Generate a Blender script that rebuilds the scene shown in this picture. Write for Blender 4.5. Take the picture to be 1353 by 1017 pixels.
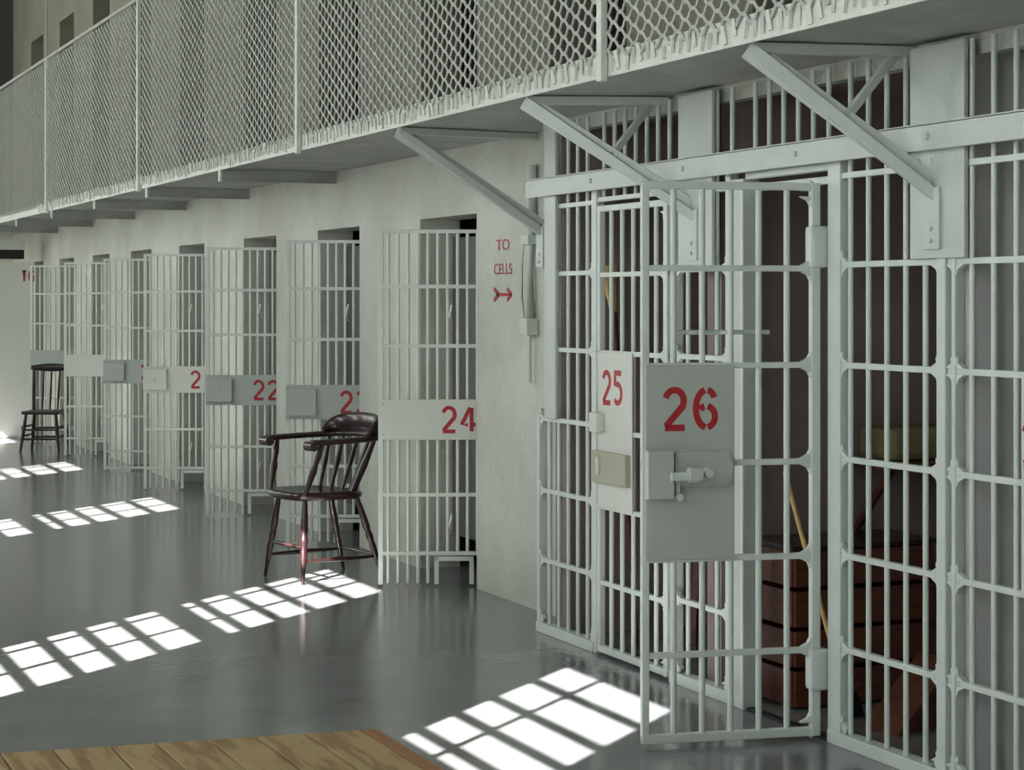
import bpy, bmesh, math, random
from mathutils import Vector, Matrix

random.seed(7)
for o in list(bpy.data.objects):
    bpy.data.objects.remove(o)
SC = bpy.context.scene
COL = SC.collection

# ------------------------------------------------------------------ camera
FPX, CX, HY, CAMH = 2600.0, 676.5, 398.0, 1.63      # focal length in pixels of 1353x1017, horizon row, eye height
TH = math.atan(1106.5 / FPX)
SN, CS = math.sin(TH), math.cos(TH)
cam = bpy.data.cameras.new('camera')
cam.sensor_width = 36.0
cam.lens = 36.0 * FPX / 1353.0
cam.shift_y = -(508.5 - HY) / 1353.0
cam.clip_end = 200
camo = bpy.data.objects.new('camera', cam)
camo.location = (0, 0, CAMH)
camo.rotation_euler = (math.pi / 2, 0, -TH)
COL.objects.link(camo)
SC.camera = camo

# ------------------------------------------------------------------ sky, sun, exposure
SC.view_settings.view_transform = 'Standard'
SC.view_settings.look = 'None'
SC.view_settings.gamma = 1.0
SC.view_settings.use_curve_mapping = False
SC.view_settings.exposure = 0.0
wd = bpy.data.worlds.new('sky')
SC.world = wd
wd.use_nodes = True
bg = wd.node_tree.nodes['Background']
bg.inputs[0].default_value = (0.93, 0.98, 1.0, 1)
bg.inputs[1].default_value = 10.0
SUN_DIR = Vector((1.0, 0.90, -0.95)).normalized()
sl = bpy.data.lights.new('sun', 'SUN')
sl.energy = 58.0
sl.angle = 0.004
sl.color = (1.0, 0.985, 0.95)
so = bpy.data.objects.new('sun', sl)
so.rotation_euler = SUN_DIR.to_track_quat('-Z', 'Y').to_euler()
so.location = (-12, -5, 14)
COL.objects.link(so)

XW = 4.19        # cell block wall plane
XG = 3.95        # plane of the barred cell fronts 25, 26, 27
XO = -2.0        # outer window wall
YN, YF = -9.0, 27.0
ZC = 7.4
ZD = 2.52        # underside of the walkway
XD = 3.37        # outer edge of the walkway
OT = 0.12         # outer wall thickness
WIN_TOP, WIN_SILL = 0.95 * (3.65 - XO + OT), 1.6
WIN_HW = 0.55
# window centres: where each window's light ends on the floor (X = 3.64), carried back along the sun to the outer wall
WIN_Y = [y - 0.9 * (3.64 - XO + OT / 2) for y in (-3.6, 0.0, 3.6, 7.455, 10.95, 15.75, 19.68, 23.7, 27.4, 30.9)]  # first few unseen, added behind the camera to brighten surfaces facing it
WIN_Y = [y for y in WIN_Y if YN + 0.8 < y < YF - 0.8]
for i, wy in enumerate(WIN_Y):          # sky portals in the real window openings (they give no light of their own)
    pl = bpy.data.lights.new('window_portal', 'AREA')
    pl.shape = 'RECTANGLE'
    pl.size = WIN_TOP - WIN_SILL
    pl.size_y = 2 * WIN_HW
    pl.cycles.is_portal = True
    po = bpy.data.objects.new('window_portal', pl)
    po.location = (XO - OT - 0.02, wy, (WIN_TOP + WIN_SILL) / 2)
    po.rotation_euler = (0, -math.pi / 2, 0)
    COL.objects.link(po)

def on_x(x, y, X):
    t = (x - CX) / FPX
    k = X / (SN + t * CS)
    return (X, k * (CS - t * SN), CAMH + (HY - y) / FPX * k)

# ------------------------------------------------------------------ materials
def lin(c):
    return tuple((v / 255 / 12.92 if v / 255 <= 0.04045 else ((v / 255 + 0.055) / 1.055) ** 2.4) for v in c)

def material(name, rgb, rough=0.5, noise=0.0, scale=4.0, bump=0.0, bscale=30.0, metal=0.0, rgb2=None, stretch=None, spec=0.5, coat=0.0):
    m = bpy.data.materials.new(name)
    m.use_nodes = True
    nt = m.node_tree
    b = nt.nodes['Principled BSDF']
    b.inputs['Roughness'].default_value = rough
    b.inputs['Metallic'].default_value = metal
    b.inputs['Specular IOR Level'].default_value = spec
    b.inputs['Coat Weight'].default_value = coat
    c = lin(rgb)
    tc = nt.nodes.new('ShaderNodeTexCoord')
    mp = nt.nodes.new('ShaderNodeMapping')
    nt.links.new(tc.outputs['Object'], mp.inputs[0])
    if stretch:
        mp.inputs['Scale'].default_value = stretch
    if noise > 0 or rgb2:
        n = nt.nodes.new('ShaderNodeTexNoise')
        n.inputs['Scale'].default_value = scale
        n.inputs['Detail'].default_value = 6
        n.inputs['Roughness'].default_value = 0.6
        nt.links.new(mp.outputs[0], n.inputs['Vector'])
        r = nt.nodes.new('ShaderNodeValToRGB')
        c2 = lin(rgb2) if rgb2 else tuple(v * (1 - noise) for v in c)
        r.color_ramp.elements[0].position = 0.35
        r.color_ramp.elements[1].position = 0.65
        r.color_ramp.elements[0].color = (*c2, 1)
        r.color_ramp.elements[1].color = (*c, 1)
        nt.links.new(n.outputs['Fac'], r.inputs[0])
        nt.links.new(r.outputs[0], b.inputs['Base Color'])
    else:
        b.inputs['Base Color'].default_value = (*c, 1)
    if bump > 0:
        n2 = nt.nodes.new('ShaderNodeTexNoise')
        n2.inputs['Scale'].default_value = bscale
        n2.inputs['Detail'].default_value = 4
        nt.links.new(mp.outputs[0], n2.inputs['Vector'])
        bp = nt.nodes.new('ShaderNodeBump')
        bp.inputs['Strength'].default_value = bump
        bp.inputs['Distance'].default_value = 0.02
        nt.links.new(n2.outputs['Fac'], bp.inputs['Height'])
        nt.links.new(bp.outputs[0], b.inputs['Normal'])
    return m

M = {
    'floor': material('grey_floor_paint', (124, 126, 126), 0.17, 0.22, 1.3, 0.05, 9.0),
    'wall': material('painted_masonry', (194, 197, 187), 0.6, rgb2=(176, 178, 165), scale=1.6, bump=0.5, bscale=22.0),
    'upper': material('beige_upper_paint', (144, 141, 124), 0.65, rgb2=(126, 123, 106), scale=1.2, bump=0.2, bscale=14.0),
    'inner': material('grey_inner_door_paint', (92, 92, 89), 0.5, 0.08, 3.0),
    'dusk': material('shaded_recess_tone', (70, 69, 66), 0.6, 0.1, 2.0),  # shade of the far upper opening put into the colour
    'hall': material('hall_plaster', (208, 206, 192), 0.7, 0.08, 1.0, 0.1, 12.0),
    'ceil': material('ceiling_paint', (190, 190, 180), 0.8, 0.1, 1.0),
    'steel': material('grey_green_steel_paint', (190, 199, 190), 0.42, 0.08, 5.0, 0.12, 60.0),
    'bar': material('pale_bar_paint', (203, 212, 205), 0.4, 0.06, 6.0, 0.1, 50.0),
    'gate': material('white_gate_paint', (212, 217, 208), 0.42, 0.06, 5.0, 0.1, 50.0),
    'plate': material('grey_plate_paint', (176, 183, 175), 0.4, 0.06, 3.0, 0.1, 25.0),
    'plate_w': material('white_plate_paint', (206, 209, 200), 0.42, 0.05, 3.0, 0.1, 25.0),
    'tan': material('tan_plate_paint', (170, 168, 148), 0.45, 0.08, 5.0),
    'deck': material('walkway_paint', (168, 172, 165), 0.6, rgb2=(146, 149, 140), scale=3.0, bump=0.1),
    'mesh': material('mesh_paint', (172, 176, 167), 0.55, 0.1, 8.0),
    'edge': material('edge_paint', (212, 216, 206), 0.5, 0.1, 14.0, 0.3, 40.0),
    'red': material('red_stencil_paint', (172, 34, 42), 0.5, 0.12, 30.0),
    'red2': material('faded_red_paint', (176, 70, 76), 0.6, 0.2, 40.0),
    'cell': material('brownish_cell_wall', (150, 134, 130), 0.7, 0.2, 1.5, 0.1, 10.0),
    'cell2': material('pale_cell_wall', (222, 224, 220), 0.7, 0.1, 1.5, 0.1, 10.0),  # one divider toned paler than the other cell walls
    'black': material('black_rubber', (22, 21, 22), 0.6),
    'chair': material('dark_red_varnish', (50, 24, 25), 0.3, rgb2=(34, 17, 18), scale=6.0, stretch=(1, 1, 8), coat=0.3),
    'chair2': material('black_brown_varnish', (34, 24, 24), 0.35, 0.2, 6.0),
    'brown': material('brown_wood', (110, 62, 42), 0.5, rgb2=(84, 44, 32), scale=5.0, stretch=(1, 8, 8)),
    'straw': material('straw', (226, 190, 120), 0.8, 0.25, 20.0),
    'khaki': material('folded_cloth', (132, 124, 88), 0.9, 0.15, 12.0),
    'door': material('white_door_paint', (212, 214, 206), 0.45, 0.05, 2.0, 0.05),
    'faint': material('faint_grey_letters', (170, 174, 172), 0.6),
}

def wood_plank():
    m = bpy.data.materials.new('oak_planks')
    m.use_nodes = True
    nt = m.node_tree
    b = nt.nodes['Principled BSDF']
    b.inputs['Roughness'].default_value = 0.5
    tc = nt.nodes.new('ShaderNodeTexCoord')
    oi = nt.nodes.new('ShaderNodeObjectInfo')
    ad = nt.nodes.new('ShaderNodeVectorMath')
    ad.operation = 'MULTIPLY_ADD'
    cmb = nt.nodes.new('ShaderNodeCombineXYZ')
    for k in range(3):
        nt.links.new(oi.outputs['Random'], cmb.inputs[k])
    ad.inputs[1].default_value = (37, 53, 11)
    nt.links.new(cmb.outputs[0], ad.inputs[0])
    nt.links.new(tc.outputs['Object'], ad.inputs[2])
    mp = nt.nodes.new('ShaderNodeMapping')
    mp.inputs['Scale'].default_value = (9, 0.9, 3)
    nt.links.new(ad.outputs[0], mp.inputs[0])
    n = nt.nodes.new('ShaderNodeTexNoise')
    n.inputs['Scale'].default_value = 2.2
    n.inputs['Detail'].default_value = 5
    nt.links.new(mp.outputs[0], n.inputs['Vector'])
    w = nt.nodes.new('ShaderNodeMath')
    w.operation = 'MULTIPLY'
    w.inputs[1].default_value = 26
    nt.links.new(n.outputs['Fac'], w.inputs[0])
    si = nt.nodes.new('ShaderNodeMath')
    si.operation = 'SINE'
    nt.links.new(w.outputs[0], si.inputs[0])
    r = nt.nodes.new('ShaderNodeValToRGB')
    r.color_ramp.elements[0].position = 0.0
    r.color_ramp.elements[0].color = (*lin((132, 106, 68)), 1)
    r.color_ramp.elements[1].position = 0.6
    r.color_ramp.elements[1].color = (*lin((164, 140, 98)), 1)
    ma = nt.nodes.new('ShaderNodeMapRange')
    ma.inputs[1].default_value = -1
    ma.inputs[2].default_value = 1
    nt.links.new(si.outputs[0], ma.inputs[0])
    nt.links.new(ma.outputs[0], r.inputs[0])
    nt.links.new(r.outputs[0], b.inputs['Base Color'])
    return m
M['plank'] = wood_plank()
M['plank_edge'] = material('red_oak_strip', (150, 104, 66), 0.5, 0.15, 6.0, stretch=(8, 1, 4))

# ------------------------------------------------------------------ mesh helpers
class MB:
    def __init__(self):
        self.v, self.f = [], []
        self.smooth = []
    def add(self, vs, fs, smooth=False):
        o = len(self.v)
        self.v += [tuple(v) for v in vs]
        for f in fs:
            self.f.append(tuple(i + o for i in f))
            self.smooth.append(smooth)
    def box(self, a, b):
        x0, y0, z0 = (min(a[i], b[i]) for i in range(3))
        x1, y1, z1 = (max(a[i], b[i]) for i in range(3))
        self.add([(x0, y0, z0), (x1, y0, z0), (x1, y1, z0), (x0, y1, z0), (x0, y0, z1), (x1, y0, z1), (x1, y1, z1), (x0, y1, z1)],
                 [(0, 3, 2, 1), (4, 5, 6, 7), (0, 1, 5, 4), (1, 2, 6, 5), (2, 3, 7, 6), (3, 0, 4, 7)])
    def beam(self, p0, p1, w, h, up=(0, 0, 1), caps=True):
        p0, p1 = Vector(p0), Vector(p1)
        d = (p1 - p0).normalized()
        s = d.cross(Vector(up))
        if s.length < 1e-5:
            s = d.cross(Vector((1, 0, 0)))
        s.normalize()
        u = s.cross(d).normalized()
        q = []
        for p in (p0, p1):
            for a, b in ((-1, -1), (1, -1), (1, 1), (-1, 1)):
                q.append(p + s * (a * w / 2) + u * (b * h / 2))
        fs = [(0, 1, 5, 4), (1, 2, 6, 5), (2, 3, 7, 6), (3, 0, 4, 7)]
        if caps:
            fs += [(3, 2, 1, 0), (4, 5, 6, 7)]
        self.add(q, fs)
    def sweep(self, pts, radii, n=10, cap=True, up=(0, 0, 1)):
        """tube along points; radii = r or (r_side, r_up) for each point"""
        pts = [Vector(p) for p in pts]
        vs = []
        for i, p in enumerate(pts):
            d = (pts[min(i + 1, len(pts) - 1)] - pts[max(i - 1, 0)]).normalized()
            s = d.cross(Vector(up))
            if s.length < 1e-4:
                s = d.cross(Vector((1, 0, 0)))
            s.normalize()
            u = s.cross(d).normalized()
            r = radii[i]
            a, b = (r, r) if not isinstance(r, tuple) else r
            for k in range(n):
                t = 2 * math.pi * k / n
                vs.append(p + s * (a * math.cos(t)) + u * (b * math.sin(t)))
        fs = []
        m = len(pts)
        for i in range(m - 1):
            for k in range(n):
                k2 = (k + 1) % n
                fs.append((i * n + k, i * n + k2, (i + 1) * n + k2, (i + 1) * n + k))
        self.add(vs, fs, True)
        if cap:
            self.add(vs[:n], [tuple(range(n - 1, -1, -1))])
            self.add(vs[-n:], [tuple(range(n))])
    def mesh(self, name, bevel=0.0):
        me = bpy.data.meshes.new(name)
        me.from_pydata(self.v, [], self.f)
        for p, s in zip(me.polygons, self.smooth):
            p.use_smooth = s
        bm = bmesh.new()
        bm.from_mesh(me)
        bmesh.ops.remove_doubles(bm, verts=bm.verts, dist=1e-6) if bevel > 0 else None
        bmesh.ops.recalc_face_normals(bm, faces=bm.faces)
        if bevel > 0:
            bmesh.ops.bevel(bm, geom=list(bm.edges), offset=bevel, segments=2, profile=0.6, affect='EDGES', clamp_overlap=True)
        bm.to_mesh(me)
        bm.free()
        return me

def link(name, me, mat, parent=None, loc=(0, 0, 0), rotz=0.0):
    o = bpy.data.objects.new(name, me)
    if mat is not None and me is not None and not me.materials:
        me.materials.append(M[mat])
    o.location = loc
    o.rotation_euler = (0, 0, rotz)
    o.parent = parent
    COL.objects.link(o)
    return o

def tag(o, label, cat, group=None):
    o['label'] = label
    o['category'] = cat
    if group:
        o['group'] = group
    return o

def struct(name, mb, mat, label, bevel=0.0, parent=None):
    o = link(name, mb.mesh(name, bevel), mat, parent)
    if parent is None:
        o['kind'] = 'structure'
        o['label'] = label
    return o

def thing(name, label, cat, loc=(0, 0, 0), rotz=0.0, group=None):
    o = bpy.data.objects.new(name, None)
    o.empty_display_size = 0.1
    o.location = loc
    o.rotation_euler = (0, 0, rotz)
    COL.objects.link(o)
    return tag(o, label, cat, group)

def box_part(name, a, b, mat, parent, bevel=0.003, off=(0, 0, 0)):
    mb = MB()
    mb.box([a[i] - off[i] for i in range(3)], [b[i] - off[i] for i in range(3)])
    return link(name, mb.mesh(name, bevel), mat, parent)

_cyl = {}
def unit_cyl(mat, n=10):
    if (mat, n) not in _cyl:
        mb = MB()
        mb.sweep([(0, 0, 0), (0, 0, 1)], [1, 1], n)
        me = mb.mesh('bar_' + mat)
        me.materials.append(M[mat])
        _cyl[(mat, n)] = me
    return _cyl[(mat, n)]

def bar(parent, x, y, z0, z1, r, mat='bar', name='bar', n=10):
    o = bpy.data.objects.new(name, unit_cyl(mat, n))
    o.location = (x, y, z0)
    o.scale = (r, r, z1 - z0)
    o.parent = parent
    COL.objects.link(o)
    return o

_blob = {}
def weld(parent, p, s=(0.02, 0.016, 0.024), mat='bar'):
    if mat not in _blob:
        bm = bmesh.new()
        bmesh.ops.create_icosphere(bm, subdivisions=1, radius=1)
        me = bpy.data.meshes.new('weld')
        bm.to_mesh(me)
        bm.free()
        for q in me.polygons:
            q.use_smooth = True
        me.materials.append(M[mat])
        _blob[mat] = me
    o = bpy.data.objects.new('weld_bead', _blob[mat])
    o.location = p
    o.scale = s
    o.parent = parent
    COL.objects.link(o)
    return o

_gus = {}
def gusset(parent, p, axis, s, up, size=0.034, mat='bar'):
    """small triangular corner fillet; axis 0/1 = it spreads along local x or y, s / up = its direction"""
    k = (axis, s, up)
    if k not in _gus:
        t = 0.010
        mb = MB()
        prof = [(0, 0), (1.25 * s, 0), (0.35 * s, 0.45 * up), (0, 1.1 * up)]
        vs = []
        for q in (-t, t):
            for a, b in prof:
                vs.append((a * size, q, b * size) if axis == 0 else (q, a * size, b * size))
        mb.add(vs, [(0, 1, 2, 3), (7, 6, 5, 4), (0, 4, 5, 1), (1, 5, 6, 2), (2, 6, 7, 3), (3, 7, 4, 0)])
        me = mb.mesh('corner_fillet')
        me.materials.append(M[mat])
        _gus[k] = me
    return link('corner_fillet', _gus[k], None, parent, p)

# stencil digits drawn as stroke runs on a 1 x 1.6 cell
def arc(cx, cy, rx, ry, a0, a1, n=9):
    return [(cx + rx * math.cos(math.radians(a0 + (a1 - a0) * i / n)), cy + ry * math.sin(math.radians(a0 + (a1 - a0) * i / n))) for i in range(n + 1)]
DIGITS = {
    '0': [arc(.5, .8, .4, .7, 100, 260), arc(.5, .8, .4, .7, -80, 80)],
    '1': [[(.25, 1.25), (.5, 1.5), (.5, .1)]],
    '2': [arc(.5, 1.1, .38, .4, 165, -10) + [(.84, .9), (.14, .16)], [(.1, .1), (.92, .1)]],
    '3': [arc(.45, 1.13, .4, .37, 150, -80), arc(.45, .47, .42, .37, 80, -150)],
    '4': [[(.62, 1.5), (.08, .5), (.48, .5)], [(.72, 1.5), (.72, .1)], [(.82, .5), (.98, .5)]],
    '5': [[(.85, 1.5), (.2, 1.5), (.16, .9)], arc(.46, .56, .42, .44, 118, -140)],
    '6': [arc(.56, .8, .46, .7, 100, 262), arc(.52, 1.08, .36, .42, 78, 18), arc(.52, .5, .38, .4, 78, -78), arc(.52, .5, .34, .38, 100, 135)],
    '7': [[(.1, 1.5), (.88, 1.5), (.35, .1)]],
}
def digit_mesh(ch, w, h, stroke):
    """flat painted digit in local x,z; thickness along +y"""
    mb = MB()
    for run in DIGITS[ch]:
        P = [Vector((p[0] * w, p[1] / 1.6 * h)) for p in run]
        L, R = [], []
        for i, p in enumerate(P):
            a, b = P[max(i - 1, 0)], P[min(i + 1, len(P) - 1)]
            d = (b - a).normalized()
            k = 1.0
            if 0 < i < len(P) - 1:
                d1 = (P[i] - a).normalized()
                c = max(0.5, d1.dot(d))
                k = 1 / c
            nrm = Vector((-d.y, d.x)) * (stroke / 2 * k)
            L.append(p + nrm)
            R.append(p - nrm)
        vs = []
        for l, r in zip(L, R):
            vs += [(l.x, 0, l.y), (r.x, 0, r.y), (l.x, 0.0012, l.y), (r.x, 0.0012, r.y)]
        fs = []
        for i in range(len(P) - 1):
            o, q = i * 4, i * 4 + 4
            fs += [(o + 2, o + 3, q + 3, q + 2), (o, q, q + 1, o + 1), (o, o + 2, q + 2, q), (o + 1, q + 1, q + 3, o + 3)]
        fs += [(0, 1, 3, 2), (len(vs) - 4, len(vs) - 2, len(vs) - 1, len(vs) - 3)]
        mb.add(vs, fs)
    return mb.mesh('digit')

def text_mesh(txt, size, mat, sx=1.0):
    cu = bpy.data.curves.new('letters', 'FONT')
    cu.body = txt
    cu.size = size
    cu.extrude = 0.0006
    cu.align_x = 'CENTER'
    ob = bpy.data.objects.new('letters', cu)
    COL.objects.link(ob)
    dg = bpy.context.evaluated_depsgraph_get()
    me = bpy.data.meshes.new_from_object(ob.evaluated_get(dg))
    bpy.data.objects.remove(ob)
    me.transform(Matrix.Diagonal((sx, 1, 1, 1)))
    me.materials.clear()
    me.materials.append(M[mat])
    return me

# ------------------------------------------------------------------ setting
mb = MB(); mb.box((XO - 0.4, YN, -0.2), (7.2, YF, 0)); struct('floor', mb, 'floor', 'glossy grey painted concrete floor of the cell hall')
mb = MB(); mb.box((XO - 0.4, YN, ZC), (7.2, YF, ZC + 0.2)); struct('ceiling', mb, 'ceil', 'plain pale ceiling high above the cell hall')
mb = MB(); mb.box((XO - 0.4, YF, -0.2), (7.2, YF + 0.3, ZC + 0.2)); struct('wall_end', mb, 'hall', 'far end wall of the cell hall')
mb = MB(); mb.box((2.4, YF - 0.03, ZD + 0.06), (XW, YF, 6.4)); struct('door_9', mb, 'dusk', 'flat dark panel standing for a shaded opening at the far end of the upper walkway')  # flat panel, its dark colour stands in for shade in an opening
mb = MB(); mb.box((XO - 0.4, YN - 0.3, -0.2), (7.2, YN, ZC + 0.2)); struct('wall_rear', mb, 'hall', 'rear wall of the cell hall behind the viewer')
# outer wall with tall windows
mb = MB()
e = [YN] + [v for wy in WIN_Y for v in (wy - WIN_HW, wy + WIN_HW)] + [YF]
for i in range(0, len(e), 2):
    mb.box((XO - OT, e[i], WIN_SILL), (XO, e[i + 1], WIN_TOP))
mb.box((XO - OT, YN, 0), (XO, YF, WIN_SILL)); mb.box((XO - OT, YN, WIN_TOP), (XO, YF, ZC))
struct('wall_left', mb, 'hall', 'outer wall of the hall with tall barred windows')
TX = [3.4, 3.1, 2.85, 2.61, 2.415, 2.09, 1.855, 1.625, 1.38, 1.13, 0.88, 0.63, 0.38, 0.13, -0.12]      # where each bar's shadow falls
for i, wy in enumerate(WIN_Y):
    w = link('window_%d' % (i + 1), None, None, None, (XO - OT / 2, wy, WIN_SILL))
    w['kind'] = 'structure'; w['label'] = 'tall barred window number %d along the outer wall' % (i + 1)
    for tx in TX:
        z = 0.95 * (tx - XO + OT / 2) - WIN_SILL
        hh = 0.078 if abs(tx - 2.415) < .01 else 0.024
        if 0.05 < z < WIN_TOP - WIN_SILL - 0.05:
            box_part('transom', (-0.015, -WIN_HW, z - hh), (0.015, WIN_HW, z + hh), 'steel', w, 0)
    near = abs(wy + 0.9 * (3.64 - XO + OT / 2) - 7.455) < 0.1
    for dy, t in (((0.16, 0.014),) if near else ((0.36, 0.016), (-0.08, 0.016))):
        box_part('mullion', (-0.012, dy - t, 0), (0.012, dy + t, WIN_TOP - WIN_SILL), 'steel', w, 0)

# cell block wall with door openings, two tiers
JAMB = [10.356, 12.434, 14.402, 16.598, 18.64, 20.594, 22.6, 24.62]
OPW = 0.92
DOORH = 2.13
WT = 0.26
mb = MB()
ys = [8.93]
for j in JAMB:
    ys += [j, j + OPW]
ys += [YF]
for i in range(0, len(ys), 2):
    mb.box((XW, ys[i], 0), (XW + WT, ys[i + 1], DOORH))
mb.box((XW, 8.93, DOORH), (XW + WT, YF, ZD + 0.06))
struct('wall_right', mb, 'wall', 'painted masonry wall of the cell block with door openings')
mb = MB()
UJ = [4.3, 6.35, 8.45] + JAMB
ys = [3.0]
for j in UJ:
    ys += [j, j + 0.9]
ys += [YF]
ZU = 4.93
for i in range(0, len(ys), 2):
    mb.box((XW, ys[i], ZD + 0.06), (XW + WT, ys[i + 1], ZU))
mb.box((XW, 3.0, ZU), (XW + WT, YF, ZC))
mb.box((XW, YN, 0), (XW + WT, 2.15, ZC)); mb.box((XW, 2.15, 4.5), (XW + WT, 3.0, ZC))
struct('wall_upper', mb, 'upper', 'beige upper wall of the cell block behind the mesh railing')
for i, j in enumerate(JAMB):
    mb = MB(); mb.box((XW + WT - 0.05, j, 0.2), (XW + WT - 0.01, j + OPW, 2.02)); struct('door_%d' % (i + 1), mb, 'inner', 'grey inner door set back in a cell doorway', 0.003)
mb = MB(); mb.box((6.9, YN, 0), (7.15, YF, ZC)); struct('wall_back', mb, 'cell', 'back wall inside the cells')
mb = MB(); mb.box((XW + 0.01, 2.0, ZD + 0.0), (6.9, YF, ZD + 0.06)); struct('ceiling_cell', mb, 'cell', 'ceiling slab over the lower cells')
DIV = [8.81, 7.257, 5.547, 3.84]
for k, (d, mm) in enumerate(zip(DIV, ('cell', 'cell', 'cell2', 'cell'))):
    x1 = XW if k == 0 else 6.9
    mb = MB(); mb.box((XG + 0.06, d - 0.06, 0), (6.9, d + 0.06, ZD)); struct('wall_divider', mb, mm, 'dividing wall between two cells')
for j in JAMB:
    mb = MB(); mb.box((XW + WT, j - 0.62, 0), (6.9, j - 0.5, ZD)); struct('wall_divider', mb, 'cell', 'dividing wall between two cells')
for j in UJ:
    mb = MB(); mb.box((XW + WT, j - 0.62, ZD + 0.06), (6.9, j - 0.5, ZC)); struct('wall_divider', mb, 'cell', 'dividing wall between two upper cells')
mb = MB()
mb.box((XG + 0.03, 3.0, 2.45), (XG + 0.09, 8.96, ZD)); struct('trim_1', mb, 'wall', 'shallow painted lintel above the barred cell fronts')

# ------------------------------------------------------------------ walkway above
DK = thing('balcony_walkway', 'grey upper walkway slab running along the cell block', 'balcony', (XD, 4.0, ZD))
OFF = (XD, 4.0, ZD)
box_part('deck', (XD, 3.0, ZD), (XW - 0.002, 26.9, ZD + 0.05), 'deck', DK, 0, OFF)
box_part('edge_strip', (XD - 0.012, 3.0, ZD - 0.012), (XD + 0.0, 26.9, ZD + 0.085), 'edge', DK, 0.003, OFF)
# ties that hold the mesh to the edge strip
mb = MB()
y = 4.6
while y < 20:
    z = ZD + 0.06 + random.uniform(-.012, .012)
    mb.beam((XD - 0.016 - OFF[0], y - OFF[1], z - 0.05 - OFF[2]), (XD - 0.02 - OFF[0], y + random.uniform(-.02, .02) - OFF[1], z + random.uniform(.0, .022) - OFF[2]), 0.012, random.uniform(.008, .02))
    y += random.uniform(0.05, 0.075)
o = link('wire_tie', mb.mesh('wire_tie'), 'edge', DK); o['kind'] = 'stuff'

FN = thing('mesh_railing', 'pale expanded metal mesh railing along the upper walkway', 'railing', (XD, 4.0, ZD))
FTOP = 4.0
POSTS = [3.3, 6.95, 11.03, 15.31, 19.44, 23.4, 26.7]
for py in POSTS:
    box_part('post', (XD - 0.045, py - 0.022, ZD - 0.03), (XD - 0.015, py + 0.022, FTOP), 'edge', FN, 0.004, OFF)
box_part('upright', (XD - 0.04, 19.43, FTOP), (XD - 0.02, 19.455, ZC - 0.01), 'mesh', FN, 0.002, OFF)
for a, b in zip(POSTS[:-1], POSTS[1:]):
    mb = MB(); mb.sweep([(-.03, a - 4, FTOP - ZD), (-.03, b - 4, FTOP - ZD)], [.016, .016], 8); link('top_rail', mb.mesh('top_rail'), 'mesh', FN)
    P, hh = 0.118, 0.034
    mb = MB()
    nr = int((FTOP - ZD - 0.06) / hh)
    y0, y1 = a + 0.025, b - 0.025
    nc = int((y1 - y0) / P) + 1
    for i in range(nr + 1):                     # expanded metal: flat bonds joined by slanting strands
        za, zb = 0.055 + i * hh, 0.055 + (i + 1) * hh
        for j in range(nc):
            ya = y0 + j * P + (P / 2 if i % 2 else 0)
            if ya > y1:
                continue
            mb.beam((-0.019, ya - P * .13 - 4, za), (-0.019, ya + P * .13 - 4, za), 0.006, 0.016, caps=False)
            for s in (-1, 1):
                if i < nr and y0 - .001 <= ya + s * P / 2 <= y1:
                    mb.beam((-0.018, ya + s * P * .12 - 4, za), (-0.021, ya + s * P * .38 - 4, zb), 0.006, 0.0135, caps=False)
    o = link('mesh_panel', mb.mesh('mesh_panel'), 'mesh', FN); o['kind'] = 'stuff'

# brackets under the walkway
def bracket(label, tip, foot, top, strap=True, web=True):
    t = thing('walkway_bracket', label, 'bracket', foot, 0, 'steel brackets under the walkway')
    T, Fv, U = Vector(tip) - Vector(foot), Vector((0, 0, 0)), Vector(top) - Vector(foot)
    mb = MB(); mb.beam(T, U, 0.05, 0.035); link('top_chord', mb.mesh('top_chord', 0.003), 'steel', t)
    d = (T - Fv).normalized()
    mb = MB(); mb.beam(T, Fv, 0.045, 0.04); link('diagonal_strut', mb.mesh('diagonal_strut', 0.003), 'steel', t)
    mb = MB(); mb.beam(T + Vector((0, 0.018, 0)), Fv + Vector((0, 0.018, 0.035)), 0.012, 0.075); link('strut_flange', mb.mesh('strut_flange', 0.002), 'steel', t)
    if web:
        mid = T.lerp(Fv, 0.5)
        mb = MB(); mb.beam(mid, U.lerp(T, 0.1), 0.02, 0.03); link('web_brace', mb.mesh('web_brace', 0.002), 'steel', t)
    if strap:
        mb = MB(); mb.box((-0.022, -0.045, -0.18), (0.012, 0.045, 0.03)); s = link('foot_strap', mb.mesh('foot_strap', 0.003), 'steel', t)
        for z in (-0.11, -0.15):
            mb = MB(); mb.sweep([(-.03, 0.0, z), (-.02, 0.0, z)], [.008, .009], 8); link('bolt', mb.mesh('bolt'), 'steel', s)
    return t
zt = ZD - 0.022
bracket('nearest walkway bracket, its foot strapped to the column plate right of gate 26', (XD + 0.02, 5.88, zt), (XG - 0.025, 5.56, 1.985), (XG + 0.02, 5.76, zt))
bracket('walkway bracket whose strut runs down behind the long beam above door 25', (XD + 0.02, 7.81, zt), (XG - 0.02, 7.27, 1.98), (XG + 0.02, 7.60, zt))
bracket('walkway bracket footed on the wall beside the red lettering', (XD + 0.02, 9.44, zt), (XW - 0.02, 9.385, 1.985), (XW - 0.01, 9.52, zt), web=False)
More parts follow.
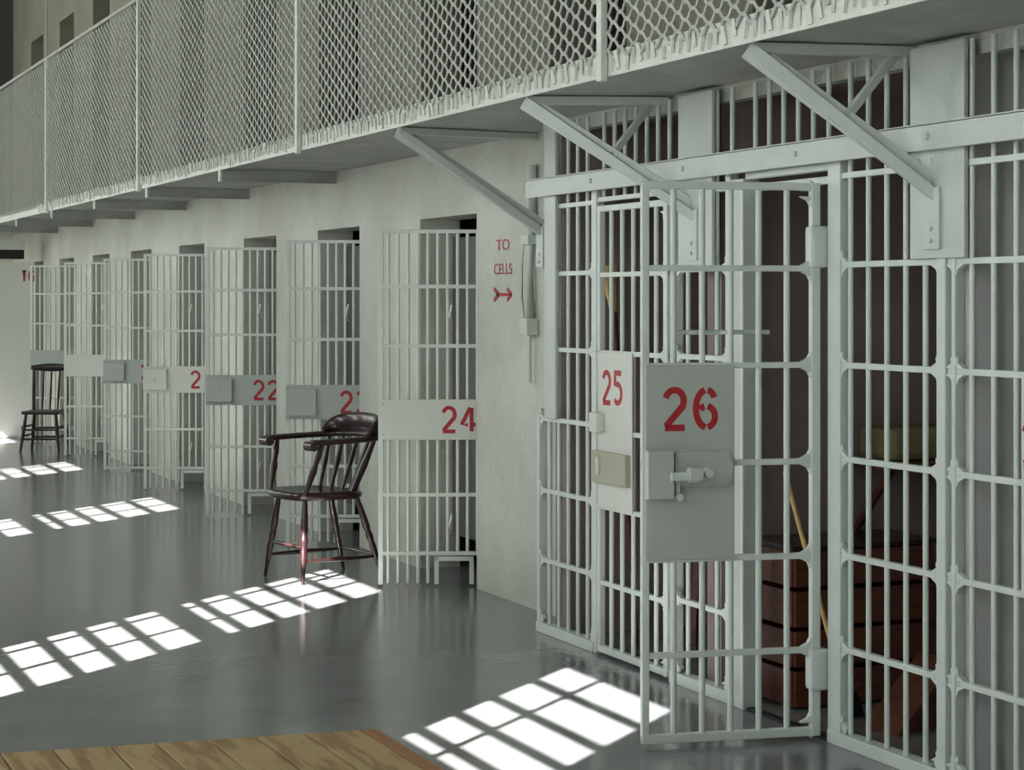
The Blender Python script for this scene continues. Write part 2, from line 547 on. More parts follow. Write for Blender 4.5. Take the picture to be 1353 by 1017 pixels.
for k, py in enumerate([12.93, 15.16, 17.23, 19.34, 21.48, 23.6]):
    t = thing('cross_joist', ['grey joist over the varnished armchair, first left of the strutted brackets', 'grey joist midway along the mesh railing underside', 'grey joist just past the second railing post from the left', 'grey joist under the second post from the left', 'grey joist over the far dark chair', 'farthest grey joist by the white door'][k], 'joist', (XD, py, ZD), 0, 'joists under the walkway')
    box_part('web_plate', (0.01, -0.006, -0.075), (XW - XD - 0.004, 0.006, -0.001), 'deck', t, 0.001)
    box_part('flange', (0.01, -0.006, -0.08), (XW - XD - 0.004, 0.05, -0.07), 'deck', t, 0.001)
    box_part('end_plate', (-0.005, -0.02, -0.085), (0.012, 0.025, -0.012), 'edge', t, 0.002)

# ------------------------------------------------------------------ barred fronts of cells 25, 26, 27
ROWS = [1.764, 1.396, 1.053, 0.70, 0.357]
RT, RB = 2.09, 0.04
BR = 0.0105
def grille(label, y_hi, y_lo, nb, posts=(), top=2.5, rows=ROWS, upper_hi=None):
    t = thing('bar_grille', label, 'grille', (XG, (y_hi + y_lo) / 2, 0), 0, 'fixed bar grilles of the cell fronts')
    o = (XG, (y_hi + y_lo) / 2, 0)
    for i in range(1, nb + 1):
        y = y_hi + (y_lo - y_hi) * i / (nb + 1)
        bar(t, 0, y - o[1], 0.045, top, BR)
    for z in rows + [RT]:
        box_part('rail', (XG - 0.014, y_lo, z - 0.011), (XG + 0.014, upper_hi if upper_hi and z > 1.06 else y_hi, z + 0.011), 'bar', t, 0.003, o)
    box_part('sill', (XG - 0.03, y_lo, 0.0), (XG + 0.03, y_hi, 0.05), 'bar', t, 0.004, o)
    for py, w, z0, z1 in posts:
        p = box_part('post', (XG - 0.022, py - w / 2, z0), (XG + 0.022, py + w / 2, z1), 'bar', t, 0.005, o)
        for z in rows + [RB + 0.02]:
            for s in (-1, 1):
                yy = py + s * (w / 2 + 0.012)
                if y_lo <= yy <= y_hi and z0 < z < z1:
                    weld(p, (-0.006, yy - o[1], z), (0.014, 0.014, 0.018))
                    for u in (-1, 1):
                        gusset(p, (-0.006, py + s * w / 2 - o[1], z + u * 0.01), 1, s, u)
                    weld(p, (-0.012, py + s * (w / 2) - o[1], z + 0.035), (0.012, 0.012, 0.02))
    return t, o

g, o = grille('fixed bars left of door 25 beside the white pier', 8.913, 8.262, 5, [(8.902, 0.03, 0, 1.06), (8.262, 0.055, 0, 2.15)], upper_hi=8.79)
box_part('cover_plate', (XG - 0.034, 8.67, 1.06), (XG - 0.016, 8.80, 2.5), 'steel', g, 0.004, o)
g, o = grille('narrow fixed bars and column plate between doors 25 and 26', 7.50, 6.87, 4, [(7.48, 0.045, 0, 2.15), (7.0, 0.04, 0, 2.15)])
box_part('cover_plate', (XG - 0.034, 7.109, 1.775), (XG - 0.016, 7.405, 2.5), 'steel', g, 0.004, o)
box_part('jamb_channel', (XG - 0.028, 6.865, 0.0), (XG + 0.05, 6.965, 2.12), 'steel', g, 0.005, o)
box_part('jamb_flange', (XG - 0.034, 6.855, 0.0), (XG + 0.05, 6.88, 2.10), 'bar', g, 0.005, o)
g, o = grille('fixed bars to the right of open gate 26', 6.24, 5.54, 5, [(6.205, 0.085, 0, 2.15), (5.54, 0.05, 0, 2.15)])
box_part('cover_plate', (XG - 0.034, 5.392, 1.775), (XG - 0.016, 5.702, 2.5), 'steel', g, 0.004, o)
for yb in (5.65, 5.58, 5.45):
    mb = MB(); mb.sweep([(-0.036, yb - o[1], 2.105), (-0.03, yb - o[1], 2.105)], [.012, .014], 8); link('bolt', mb.mesh('bolt'), 'steel', g)
g, o = grille('barred front of cell 27 at the right edge', 5.51, 3.87, 13, [(5.47, 0.02, 0, 2.15)])
box_part('number_plate', (XG - 0.03, 4.6, ROWS[3]), (XG - 0.014, 5.098, ROWS[1]), 'plate_w', g, 0.004, o)
for k, ch in enumerate('27'):
    d = digit_mesh(ch, 0.1, 0.155, 0.026)
    ob = link('digit', d, 'red', g, (XG - 0.031 - o[0], 5.092 - 0.12 * k - o[1], 1.10), -math.pi / 2)
    ob.rotation_euler = (0, 0, -math.pi / 2); ob.scale = (1, -1, 1)
# transom bars above door openings
g = thing('transom_grille', 'short upright bars above door 25 under the walkway', 'grille', (XG, 7.86, 2.1), 0, 'transom bars above the doors')
for i in range(7):
    bar(g, 0, 8.19 - 0.108 * i - 7.86, 0, 0.40, BR)
box_part('rail', (-0.014, -0.36, -0.011), (0.014, 0.38, 0.011), 'bar', g, 0.003)
g = thing('transom_grille', 'short upright bars above the open doorway of cell 26', 'grille', (XG, 6.55, 2.13), 0, 'transom bars above the doors')
for i in range(6):
    bar(g, 0, 6.81 - 0.108 * i - 6.55, 0, 0.37, BR)
box_part('rail', (-0.02, -0.31, -0.014), (0.02, 0.31, 0.014), 'bar', g, 0.003)
box_part('inner_frame', (0.03, -0.27, -0.06), (0.05, 0.31, -0.03), 'bar', g, 0.003)
# long beam
hb = thing('header_beam', 'long flat steel beam across the barred cell fronts', 'beam', (XG - 0.06, 6.0, 2.14), 0)
box_part('web_plate', (-0.005, -3.0, 0.0), (0.02, 2.96, 0.09), 'steel', hb, 0.003)
box_part('top_flange', (-0.005, -3.0, 0.082), (0.035, 2.96, 0.092), 'steel', hb, 0.002)
for yb in (2.2, 1.3, 0.4, -0.45, -1.3):
    mb = MB(); mb.sweep([(-0.016, yb, .045), (-.004, yb, .045)], [.009, .012], 8); link('bolt', mb.mesh('bolt'), 'steel', hb)
# small broken angle pieces hanging behind the beam
# ------------------------------------------------------------------ gates
def put_digits(parent, txt, x0, z0, w, h, stroke, gap, y, flip):
    """digits read left to right seen from local +y, i.e. along -x"""
    for k, ch in enumerate(txt):
        ob = link('digit', digit_mesh(ch, w, h, stroke), 'red', parent, (x0 - k * (w + gap), y, z0))
        ob.scale = (-1, 1, 1)

def gate_cell(label, free_px, jamb, number, plate='plate_w', lock=True, lockmat='plate', slot=True, shift=0.0):
    W = 0.68
    zc = XW * SN + jamb * CS
    for it in range(60):                       # push the gate back until its hinge clears the jamb
        zc += 0.004
        lat = (free_px - CX) / FPX * zc + W
        hx, hy = zc * SN + lat * CS, zc * CS - lat * SN
        if hy > jamb + 0.03:
            break
    t = thing('cell_gate', label, 'gate', (hx, hy, 0), math.atan2(SN, -CS), 'numbered swing gates of the masonry cells')
    # local x: hinge -> free edge, local +y: towards the aisle
    Z = [2.03, 1.715, 1.375, 0.525, 0.19]
    for x, w in ((0.015, 0.03), (W - 0.014, 0.028)):
        box_part('stile', (x - w / 2, -0.012, 0.012), (x + w / 2, 0.012, 2.04), 'gate', t, 0.003)
    for z in Z:
        box_part('rail', (0, -0.011, z - 0.011), (W, 0.011, z + 0.011), 'gate', t, 0.003)
    nb = 11
    for i in range(1, nb + 1):
        x = W * i / (nb + 1)
        bar(t, x, 0, 0.02 if (x > 0.36 or not slot) else 0.19, 2.03, 0.0100, 'gate')
    if slot:
        f = MB()
        f.box((0.135, -0.012, 0.015), (0.16, 0.012, 0.17)); f.box((0.335, -0.012, 0.015), (0.36, 0.012, 0.17)); f.box((0.135, -0.012, 0.148), (0.36, 0.012, 0.172))
        link('slot_frame', f.mesh('slot_frame'), 'gate', t)
    else:
        box_part('foot_rail', (0, -0.011, 0.02), (W, 0.011, 0.045), 'gate', t, 0.003)
    pz0, pz1 = 0.84, 1.07
    pl_ = box_part('number_plate', (0.0, 0.012, pz0), (W, 0.018, pz1), plate, t, 0.002)
    put_digits(pl_, number, W - 0.36 - shift, pz0 + 0.038, 0.088, 0.155, 0.022, 0.022, 0.0178, True)
    if lock:
        lb = box_part('lock_box', (W - 0.205, 0.018, 0.865), (W - 0.002, 0.052, 1.045), lockmat, t, 0.005)
        mb = MB(); mb.sweep([(W - 0.10, 0.05, 0.955), (W - 0.10, 0.058, 0.955)], [.011, .009], 8); link('keyhole_cover', mb.mesh('keyhole_cover'), 'steel', lb)
    else:
        for x in (0.03, W - 0.03):
            for z in (pz0 + 0.03, pz1 - 0.03):
                mb = MB(); mb.sweep([(x, 0.017, z), (x, 0.022, z)], [.007, .006], 6); link('rivet', mb.mesh('rivet'), 'plate', pl_)
    for z in (0.45, 1.6):
        mb = MB(); mb.sweep([(-0.006, 0, z - .06), (-.006, 0, z + .06)], [.018, .018], 8); link('hinge', mb.mesh('hinge'), 'gate', t)
    # wavy latch rod on one bar
    for z in (0.35, 1.55):
        mb = MB(); mb.sweep([(0.26, .014, z - .06), (.275, .02, z), (.26, .014, z + .06)], [.006, .009, .006], 6); link('bar_clip', mb.mesh('bar_clip'), 'gate', t)
    return t
gate_cell('open white barred gate with plate numbered 24', 500, JAMB[0], '24', lock=False)
gate_cell('open barred gate with plate numbered 23 behind the armchair', 378, JAMB[1], '23', plate='plate')
gate_cell('open barred gate with plate numbered 22', 272, JAMB[2], '22', plate='plate')
gate_cell('open white barred gate numbered 21, its one hidden by the jamb', 190, JAMB[3], '21', lockmat='plate_w', shift=0.045)
gate_cell('open barred gate numbered 20, between gate 21 and a blank white plate', 137, JAMB[4], '20', plate='plate', slot=False)
gate_cell('open barred gate with blank white plate next to the far chair', 85, JAMB[5], '', slot=True, lock=False)
gate_cell('farthest barred gate, standing behind the far chair', 40, JAMB[6], '', plate='plate', lock=False)

def big_gate(label, loc, rotz, W, number, nb, plate_w, digit_x):
    t = thing('cell_door', label, 'gate', loc, rotz, 'barred doors of the wide cells')
    top, bot = 2.07, 0.015
    hs = box_part('hinge_stile', (0.0, -0.018, bot), (0.036, 0.018, top), 'bar', t, 0.005)
    box_part('free_stile', (W - 0.028, -0.015, bot), (W, 0.015, top), 'bar', t, 0.004)
    rows = [1.752, 1.394, 1.036, 0.685, 0.335]
    for z in rows:
        box_part('rail', (0, -0.012, z - 0.011), (W, 0.012, z + 0.011), 'bar', t, 0.003)
    box_part('top_rail', (0, -0.016, top - 0.028), (W, 0.016, top), 'bar', t, 0.004)
    box_part('foot_rail', (0, -0.016, bot), (W, 0.016, bot + 0.032), 'bar', t, 0.004)
    for i in range(1, nb + 1):
        bar(t, 0.018 + (W - 0.032) * i / (nb + 1), 0, bot + 0.02, top - 0.01, 0.0115)
    for z in rows + [bot + 0.04, top - 0.04]:
        gusset(hs, (0.036, 0, z + 0.01), 0, 1, 1); gusset(hs, (0.036, 0, z - 0.01), 0, 1, -1); weld(hs, (0.034, 0.006, z + 0.034), (0.012, 0.014, 0.018)); weld(hs, (0.034, 0.006, z - 0.034), (0.012, 0.014, 0.016))
    p = box_part('number_plate', (W - plate_w, 0.014, 0.685), (W - 0.012, 0.022, 1.396), 'plate', t, 0.003)
    put_digits(p, number, digit_x, 1.158, 0.092, 0.158, 0.024, 0.026, 0.0215, True)
    return t, p, hs
# door 26, swung open into the aisle
fx, fy = 3.2462, 6.425
hx, hy = 3.925, 6.30
W26 = math.hypot(fx - hx, fy - hy)
t, p, hs = big_gate('nearest barred door, swung open, with grey plate numbered 26', (hx, hy, 0), math.atan2(fy - hy, fx - hx), W26, '26', 5, 0.352, W26 - 0.075)
W = W26
lb = box_part('lock_box', (W - 0.106, 0.022, 0.912), (W - 0.006, 0.07, 1.088), 'plate', p, 0.005)
mb = MB()
n = 10; xs0, xs1, zc, rr = W - 0.115, W - 0.30, 1.018, 0.062
pts = [(xs0, zc - rr), (xs0, zc + rr)] + [(xs1 - rr * .6 * math.sin(math.pi * i / n), zc + rr * math.cos(math.pi * i / n)) for i in range(n + 1)]
vs = [(a, 0.022, b) for a, b in pts] + [(a, 0.05, b) for a, b in pts]
m_ = len(pts)
mb.add(vs, [tuple(range(m_)), tuple(range(2 * m_ - 1, m_ - 1, -1))] + [(i, (i + 1) % m_, (i + 1) % m_ + m_, i + m_) for i in range(m_)])
link('bolt_plate', mb.mesh('bolt_plate'), 'plate', p)
mb = MB(); mb.sweep([(W - 0.09, .082, .995), (W - 0.16, .08, .995)], [.016, .018], 10); mb.sweep([(W - 0.155, .078, 1.0), (W - 0.205, .076, .998)], [.03, .026], 10); link('bolt_handle', mb.mesh('bolt_handle'), 'bar', p)
mb = MB(); mb.sweep([(W - 0.235, .045, 1.005), (W - 0.235, .085, 1.005)], [.02, .017], 10); link('bolt_knob', mb.mesh('bolt_knob'), 'bar', p)
mb = MB(); mb.sweep([(W - 0.13, .02, .918), (W - 0.13, .062, .918)], [.016, .014], 10); mb.beam((W - .125, .045, .918), (W - .125, .045, .98), .012, .014); link('latch_lever', mb.mesh('latch_lever'), 'bar', p)
mb = MB(); mb.sweep([(W - 0.018, .065, 1.0), (W - 0.018, .068, 1.0)], [.006, .006], 8)
for a, b in ((W - 0.035, 0.76), (W - 0.15, 1.085)):
    mb = MB(); mb.sweep([(a, .02, b), (a, .026, b)], [.006, .005], 6); link('rivet', mb.mesh('rivet'), 'steel', p)
mb = MB(); mb.sweep([(W - 0.14, -.06, 1.515), (W - .515, -.06, 1.515)], [.009, .009], 8); mb.beam((W - .2, -.06, 1.515), (W - .2, 0, 1.515), .012, .012); mb.beam((W - .33, -.06, 1.515), (W - .33, 0, 1.515), .012, .012)
link('slide_rod', mb.mesh('slide_rod'), 'bar', t)
for z0, z1 in ((1.755, 1.91), (0.185, 0.34)):
    mb = MB(); mb.box((-0.03, -0.035, z0), (0.045, 0.035, z1)); hg = link('hinge_block', mb.mesh('hinge_block', 0.014), 'bar', t)
    mb = MB(); mb.box((-0.105, -0.02, z0 + .01), (-0.025, 0.03, z1 - .015)); link('hinge_leaf', mb.mesh('hinge_leaf', 0.008), 'steel', hg)
# door 25, shut
W = 0.70
t, p, hs = big_gate('shut barred door with pale plate numbered 25', (XG - 0.012, 7.515, 0), math.pi / 2, W, '25', 5, 0.372, W - 0.07)
p.data.materials[0] = M['plate_w']
box_part('lock_box', (W - 0.36, 0.022, 0.80), (W - 0.006, 0.05, 0.945), 'tan', p, 0.004)
box_part('lock_bolt', (W - 0.10, 0.05, 0.84), (W - 0.08, 0.062, 0.92), 'bar', p, 0.004)
box_part('latch_block', (W - 0.09, 0.022, 1.03), (W - 0.005, 0.06, 1.12), 'plate_w', p, 0.006)
box_part('strike_plate', (W - 0.02, -0.01, 0.70), (W + 0.028, 0.03, 1.4), 'bar', p, 0.004)

# threshold of cell 26
box_part('threshold', (XG - 0.02, 6.25, 0.0), (XG + 0.02, 6.85, 0.012), 'black', None, 0.002)
tag(bpy.data.objects['threshold'], 'thin black threshold strip in the open doorway of cell 26', 'threshold')

# ------------------------------------------------------------------ pier fittings and lettering
def wall_text(txt, px, py, size, sx, name='letters', mat='red2'):
    X, Y, Z = on_x(px, py, XW)
    ob = link(name, text_mesh(txt, size, mat, sx), None, None, (XW - 0.003, Y, Z - size * 0.35))
    ob.rotation_euler = (math.pi / 2, 0, -math.pi / 2)
    return ob
sg = thing('painted_lettering', 'faded red lettering and arrow painted on the white pier', 'lettering', (XW - 0.003, on_x(665, 350, XW)[1], 1.7))
for txt, py, size, sx in (('TO', 323, 0.085, 1.6), ('CELLS', 355, 0.085, 1.15)):
    ob = wall_text(txt, 665, py, size, sx, 'word')
    ob.parent = sg
    ob.location = Vector(ob.location) - Vector(sg.location)
X, Y, Z = on_x(665, 389, XW)
mb = MB()
a = Y - sg.location[1]; zz = Z - 1.7
mb.box((-0.0015, a - 0.10, zz - 0.008), (0.0015, a + 0.09, zz + 0.008))
for s in (-1, 1):
    mb.beam((0, a - 0.12, zz), (0, a - 0.06, zz + s * 0.03), 0.003, 0.02, up=(0, 0, 1))
    mb.beam((0, a + 0.06, zz), (0, a + 0.125, zz + s * 0.032), 0.003, 0.022, up=(0, 0, 1))
link('arrow', mb.mesh('arrow'), 'red', sg)
# conduit
cd = thing('wall_conduit', 'vertical painted conduit on the pier beside door 25', 'conduit', (XW - 0.03, on_x(707, 440, XW)[1], 1.45))
yc = cd.location[1]
mb = MB(); mb.sweep([(0, 0, 0.08), (0, 0, .55), (0, -.01, .62), (.0, -.03, .90)], [.026, .026, .026, .026], 10); link('pipe', mb.mesh('pipe'), 'steel', cd)
mb = MB(); mb.sweep([(0, 0, -.25), (0, 0, .1)], [.010, .010], 8); link('lower_pipe', mb.mesh('lower_pipe'), 'steel', cd)
box_part('junction_box', (-0.04, -0.05, -0.0), (0.03, 0.05, 0.09), 'steel', cd, 0.008)
box_part('clamp', (-0.034, -0.05, 0.48), (0.03, 0.05, 0.53), 'steel', cd, 0.006)
mb = MB(); mb.sweep([(-.01, 0.045, .06), (-.012, .075, .2), (-.012, .07, .42), (-.01, .045, .52)], [.006] * 4, 6); link('cable', mb.mesh('cable'), 'steel', cd)

# ------------------------------------------------------------------ armchairs
def turned(mb, p0, p1, prof, n=10):
    p0, p1 = Vector(p0), Vector(p1)
    mb.sweep([p0.lerp(p1, t) for t, r in prof], [r for t, r in prof], n)
LEG = [(0, .013), (.08, .016), (.25, .021), (.38, .023), (.44, .017), (.47, .022), (.52, .022), (.56, .017), (.62, .021), (.8, .016), (.9, .012), (1, .010)]
SPN = [(0, .011), (.3, .014), (.5, .018), (.7, .014), (1, .010)]
def armchair(label, loc, rotz, mat, scale=1.0):
    t = thing('armchair', label, 'chair', loc, rotz)
    t.scale = (scale, scale, scale)
    SZ = 0.52
    # saddle seat: front is +x
    mb = MB(); n = 36
    rings = [(0, SZ - .018), (.5, SZ - .014), (.8, SZ - .002), (.94, SZ + .004), (1.0, SZ - .008), (.99, SZ - .03), (.9, SZ - .046), (0, SZ - .046)]
    vs = []
    for s, z in rings:
        for k in range(n):
            a = 2 * math.pi * k / n
            c_, s_ = math.cos(a), math.sin(a)
            rx = .265 if c_ > 0 else .235
            x = rx * math.copysign(abs(c_) ** .62, c_); y = (.255 - 0.02 * (c_ < 0) * abs(c_)) * math.copysign(abs(s_) ** .62, s_)
            vs.append((x * s, y * s, z - (0.012 * (c_ < 0) * abs(c_) * s)))
    fs = []
    for i in range(len(rings) - 1):
        for k in range(n):
            fs.append((i * n + k, i * n + (k + 1) % n, (i + 1) * n + (k + 1) % n, (i + 1) * n + k))
    mb.add(vs, fs, True)
    link('seat', mb.mesh('seat'), mat, t)
    feet = {}
    for sx, sy in ((1, 1), (1, -1), (-1, 1), (-1, -1)):
        top = Vector((.17 * sx, .16 * sy, SZ - .03)); foot = Vector((.225 if sx > 0 else -.31, .235 * sy, 0))
        feet[(sx, sy)] = (top, foot)
        mb = MB(); turned(mb, top, foot, LEG); link('leg', mb.mesh('leg'), mat, t)
    def at(k, f): return feet[k][0].lerp(feet[k][1], f)
    for a, b, f in (((1, 1), (1, -1), .58), ((-1, 1), (-1, -1), .72), ((1, 1), (-1, 1), .74), ((1, -1), (-1, -1), .74)):
        mb = MB(); turned(mb, at(a, f), at(b, f), [(0, .008), (.3, .012), (.5, .015), (.7, .012), (1, .008)], 8); link('stretcher', mb.mesh('stretcher'), mat, t)
    # bent arm rail
    path = []
    for k in range(25):
        u = k / 24 * 2 - 1
        a = u * math.pi * .5
        if abs(u) > .55:
            v = (abs(u) - .55) / .45
            x = -.20 + .39 * v; y = math.copysign(.275 + .012 * math.sin(v * math.pi), u)
        else:
            b = u / .55 * math.pi / 2
            x = -.20 - .125 * math.cos(b); y = .275 * math.sin(b)
        path.append((x, y, .815 + .02 * (1 - abs(u))))
    rad = [(.030 + .008 * (abs(k - 12) > 9), .018) for k in range(25)]
    rail = MB(); rail.sweep(path, rad, 12); link('arm_rail', rail.mesh('arm_rail'), mat, t)
    for s in (1, -1):
        mb = MB(); mb.sweep([(.195, (.275 - .045) * s, .797), (.195, (.275 + .045) * s, .797)], [.028, .028], 12); link('arm_scroll', mb.mesh('arm_scroll'), mat, t)
    # crest over the back
    cr = MB(); pts = []; rr = []
    for k in range(17):
        u = k / 16 * 2 - 1
        b = u * math.pi / 2 * 1.05
        hgt = .052 * (1 - abs(u) ** 3) + .012
        pts.append((-.20 - .135 * math.cos(b), .275 * math.sin(b) if abs(u) < 1 else .275 * math.copysign(1, u), .835 + hgt))
        rr.append((.021, hgt))
    cr.sweep(pts, rr, 12); link('crest', cr.mesh('crest'), mat, t)
    # spindles
    for s in (1, -1):
        mb = MB(); turned(mb, (.20, .215 * s, SZ - .01), (.12, .275 * s, .81), [(0, .013), (.25, .017), (.45, .024), (.6, .017), (.75, .02), (1, .012)]); link('arm_post', mb.mesh('arm_post'), mat, t)
    for k in range(6):
        b = (-1 + 2 * k / 5) * math.pi / 2 * .82
        mb = MB(); turned(mb, (-.09 - .11 * math.cos(b), .2 * math.sin(b), SZ - .015), (-.20 - .125 * math.cos(b), .272 * math.sin(b), .83), SPN); link('spindle', mb.mesh('spindle'), mat, t)
    return t
armchair('dark red varnished armchair in front of gate 23', (3.50, 11.163, 0), math.pi + 0.20, 'chair')

def side_chair(label, loc, rotz, mat):
    t = thing('side_chair', label, 'chair', loc, rotz)
    w, d, sz, tz = 0.19, 0.185, 0.44, 0.90          # front is +x
    mb = MB(); mb.box((-d - .02, -w - .015, sz - .035), (d + .02, w + .015, sz)); link('seat', mb.mesh('seat', 0.012), mat, t)
    for sx in (1, -1):
        for sy in (1, -1):
            mb = MB(); turned(mb, (d * .85 * sx, w * .85 * sy, sz - .02), ((d + .03) * sx, (w + .02) * sy, 0), [(0, .016), (.4, .021), (1, .014)]); link('leg', mb.mesh('leg'), mat, t)
    for f in (.17, .27):
        for sy in (1, -1):
            mb = MB(); turned(mb, (d + .01, (w + .01) * sy, f), (-d - .01, (w + .01) * sy, f), [(0, .009), (.5, .012), (1, .009)], 8); link('stretcher', mb.mesh('stretcher'), mat, t)
        for sx in (1, -1):
            mb = MB(); turned(mb, ((d + .01) * sx, w + .01, f - .03), ((d + .01) * sx, -w - .01, f - .03), [(0, .009), (.5, .012), (1, .009)], 8); link('stretcher', mb.mesh('stretcher'), mat, t)
    for sy in (1, -1):
        mb = MB(); turned(mb, (-d, w * .95 * sy, sz - .01), (-d - .07, (w + .01) * sy, tz - .02), [(0, .017), (.5, .02), (1, .014)]); link('back_post', mb.mesh('back_post'), mat, t)
    for k in (-1, 0, 1):
        mb = MB(); turned(mb, (-d, k * .085, sz - .01), (-d - .075, k * .09, tz - .03), [(0, .009), (.4, .014), (1, .009)], 8); link('spindle', mb.mesh('spindle'), mat, t)
    mb = MB(); mb.sweep([(-d - .06, -w - .035, tz), (-d - .085, -w * .5, tz), (-d - .092, 0, tz), (-d - .085, w * .5, tz), (-d - .06, w + .035, tz)], [(.014, .022), (.016, .04), (.016, .045), (.016, .04), (.014, .022)], 12); link('crest', mb.mesh('crest'), mat, t)
    return t
side_chair('black wooden side chair far off beside the white door', (3.72, 21.75, 0), -math.pi / 2 - 0.45, 'chair2')

# ------------------------------------------------------------------ wooden platform in the foreground
TH_ = 0.75                                   # table height; its far right corner is seen low in the picture
KT = (CAMH - TH_) / CAMH
TX1 = 2.47 * KT
def far(x): return 7.11 * KT + (TX1 - x) * 0.108
wp = thing('plank_table', 'pale oak plank table top in the near foreground', 'table', (TX1 - 0.8, 3.3, 0))
OFT = (TX1 - 0.8, 3.3, 0)
def plank(name, xa, xb, mat):
    mb = MB()
    xa += 0.0025; xb -= 0.0025
    y0, z0, z1 = 2.75, TH_ - 0.035, TH_
    vs = [(xa, y0, z0), (xb, y0, z0), (xb, far(xb), z0), (xa, far(xa), z0), (xa, y0, z1), (xb, y0, z1), (xb, far(xb), z1), (xa, far(xa), z1)]
    mb.add([(a - OFT[0], b - OFT[1], c) for a, b, c in vs], [(0, 3, 2, 1), (4, 5, 6, 7), (0, 1, 5, 4), (1, 2, 6, 5), (2, 3, 7, 6), (3, 0, 4, 7)])
    return link(name, mb.mesh(name, 0.0015), mat, wp)
plank('edge_strip', TX1 - 0.035, TX1, 'plank_edge')
xb = TX1 - 0.035
for wd_ in (.115, .10, .095, .105, .09, .11, .10, .12, .095, .105, .11, .10, .1, .11):
    plank('plank', xb - wd_, xb, 'plank'); xb -= wd_
for lx in (TX1 - 0.12, xb + 0.1):
    for ly in (2.85, 3.68):
        box_part('leg', (lx - 0.035, ly - 0.035, 0), (lx + 0.035, ly + 0.035, TH_ - 0.036), 'plank_edge', wp, 0.004, OFT)
box_part('apron', (xb + 0.1, 3.66, TH_ - 0.13), (TX1 - 0.12, 3.69, TH_ - 0.036), 'plank_edge', wp, 0.003, OFT)
box_part('apron', (xb + 0.1, 2.84, TH_ - 0.13), (TX1 - 0.12, 2.87, TH_ - 0.036), 'plank_edge', wp, 0.003, OFT)

# ------------------------------------------------------------------ far end: white solid door, box under the walkway
fd = thing('solid_door', 'solid white painted door standing open at the far end', 'door', (3.98, 24.0, 0))
box_part('door_leaf', (-0.95, -0.02, 0.01), (0.0, 0.02, 2.1), 'door', fd, 0.004)
for k, ch in enumerate('16'):
    ob = link('digit', digit_mesh(ch, 0.07, 0.15, 0.022), 'red2', fd, (-0.16 + k * 0.085, -0.0205, 1.86))
    ob.scale = (1, -1, 1)
mb = MB(); mb.sweep([(-.85, -.02, 1.0), (-.85, -.07, 1.0), (-.75, -.07, 1.0)], [.012, .012, .012], 8); link('door_handle', mb.mesh('door_handle'), 'steel', fd)
bx = thing('vent_box', 'white box with dark slot hung under the far end of the walkway', 'vent', (3.55, 24.6, 2.14))
box_part('housing', (-0.6, -0.1, 0.12), (0.4, 0.25, 0.235), 'door', bx, 0.006)
box_part('slot', (-0.55, -0.09, 0.01), (0.39, 0.2, 0.125), 'black', bx, 0.004)
box_part('hanger', (-0.1, 0.0, 0.23), (-0.06, 0.04, 0.378), 'steel', bx, 0.002)

# ------------------------------------------------------------------ things inside cells 25 and 26
br = thing('broom', 'straw broom leaning head up inside cell 25', 'broom', (4.19, 8.34, 0))
mb = MB(); mb.sweep([(0, 0, 0.0), (-.06, .12, 1.62)], [.012, .012], 8); link('handle', mb.mesh('handle'), 'brown', br)
mb = MB(); mb.sweep([(-.06, .12, 1.58), (-.065, .125, 1.64), (-.08, .13, 1.72), (-.085, .135, 1.80)], [(.02, .02), (.035, .022), (.07, .03), (.085, .03)], 10, up=(1, 0, 0)); link('straw_head', mb.mesh('straw_head'), 'straw', br)
sk = thing('stool', 'small brown stool inside cell 25', 'stool', (4.6, 8.4, 0))
box_part('seat', (-.17, -.17, .40), (.17, .17, .43), 'brown', sk, 0.006)
for a in (-1, 1):
    for b in (-1, 1):
        mb = MB(); mb.beam((a * .12, b * .12, .4), (a * .16, b * .16, 0), .03, .03); link('leg', mb.mesh('leg'), 'brown', sk)

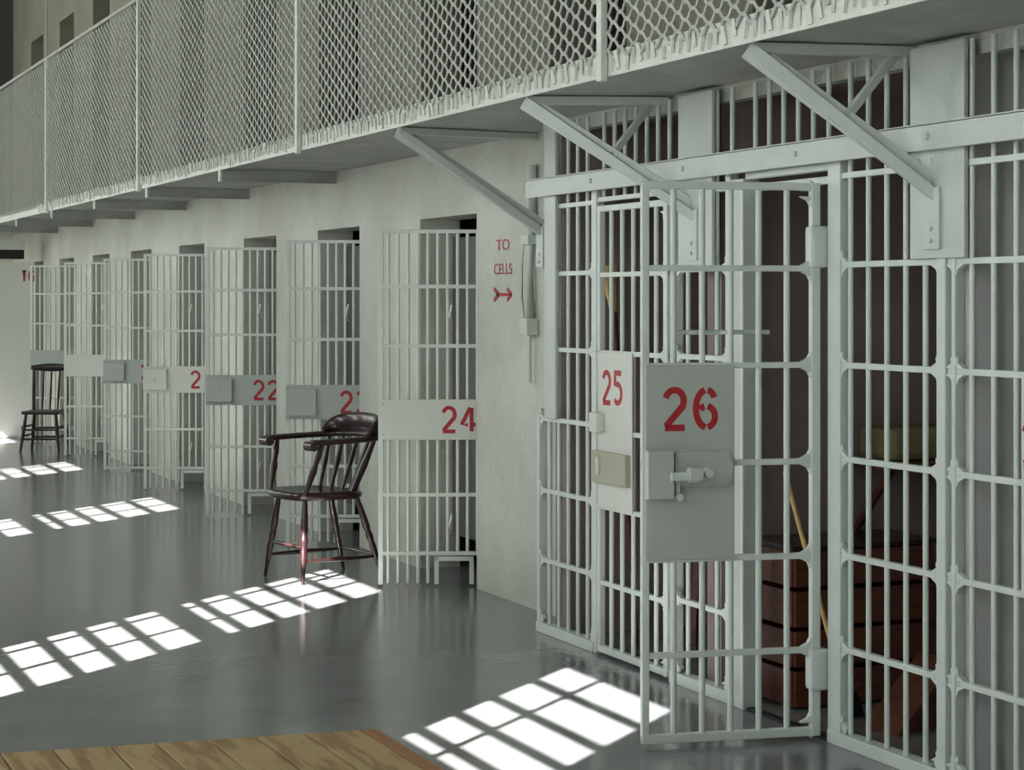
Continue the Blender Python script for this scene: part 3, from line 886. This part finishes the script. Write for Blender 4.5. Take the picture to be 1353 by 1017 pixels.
ds = thing('wall_desk', 'brown fold-down desk on the side wall of cell 26', 'desk', (4.85, 7.197, 0.93))
box_part('desk_top', (-.25, -.34, 0), (.3, 0, .03), 'brown', ds, 0.004)
for x in (-.2, .25):
    mb = MB(); mb.beam((x, -.3, 0), (x, -.005, -.3), .02, .025); link('support', mb.mesh('support'), 'brown', ds)
bl = tag(box_part('folded_blanket', (4.66, 6.92, 0.962), (5.05, 7.17, 1.10), 'khaki', None, 0.03), 'khaki folded blanket on the desk in cell 26', 'blanket')
wb = thing('wooden_crate', 'brown slatted wooden crate against the side wall of cell 26', 'crate', (4.44, 6.95, 0))
for z in (0.01, .17, .33, .49):
    for s_ in (-1, 1):
        box_part('slat', (-.33, s_ * .17 - .008, z), (.33, s_ * .17 + .008, z + .14), 'brown', wb, 0.002)
        box_part('slat', (s_ * .33 - .008, -.16, z), (s_ * .33 + .008, .16, z + .14), 'brown', wb, 0.002)
box_part('lid', (-.35, -.19, .635), (.35, .19, .655), 'chair', wb, 0.003)
wg = thing('wooden_wedge', 'brown wooden ramp wedge on the floor just inside cell 26', 'wedge', (4.36, 6.36, 0), 0.33)
mb = MB(); mb.add([(-.19, -.09, 0), (.19, -.09, 0), (.19, -.09, .25), (-.19, .09, 0), (.19, .09, 0), (.19, .09, .25)], [(0, 1, 2), (5, 4, 3), (0, 3, 4, 1), (1, 4, 5, 2), (2, 5, 3, 0)])
link('ramp_block', mb.mesh('ramp_block', 0.004), 'brown', wg)
mb = MB(); mb.box((.15, -.11, .0), (.205, .11, .03)); link('foot_block', mb.mesh('foot_block', 0.003), 'brown', wg)
bm_ = thing('broom', 'black-headed broom leaning just inside the doorway of cell 26', 'broom', (4.22, 6.60, 0))
mb = MB(); mb.sweep([(0, 0, .12), (-.16, .17, .95)], [.010, .010], 8); link('handle', mb.mesh('handle'), 'straw', bm_)
mb = MB(); mb.sweep([(.012, -.012, .0), (.01, -.01, .07), (0, 0, .13)], [(.08, .02), (.06, .022), (.02, .02)], 10, up=(0, 1, 0)); link('bristle_head', mb.mesh('bristle_head'), 'black', bm_)
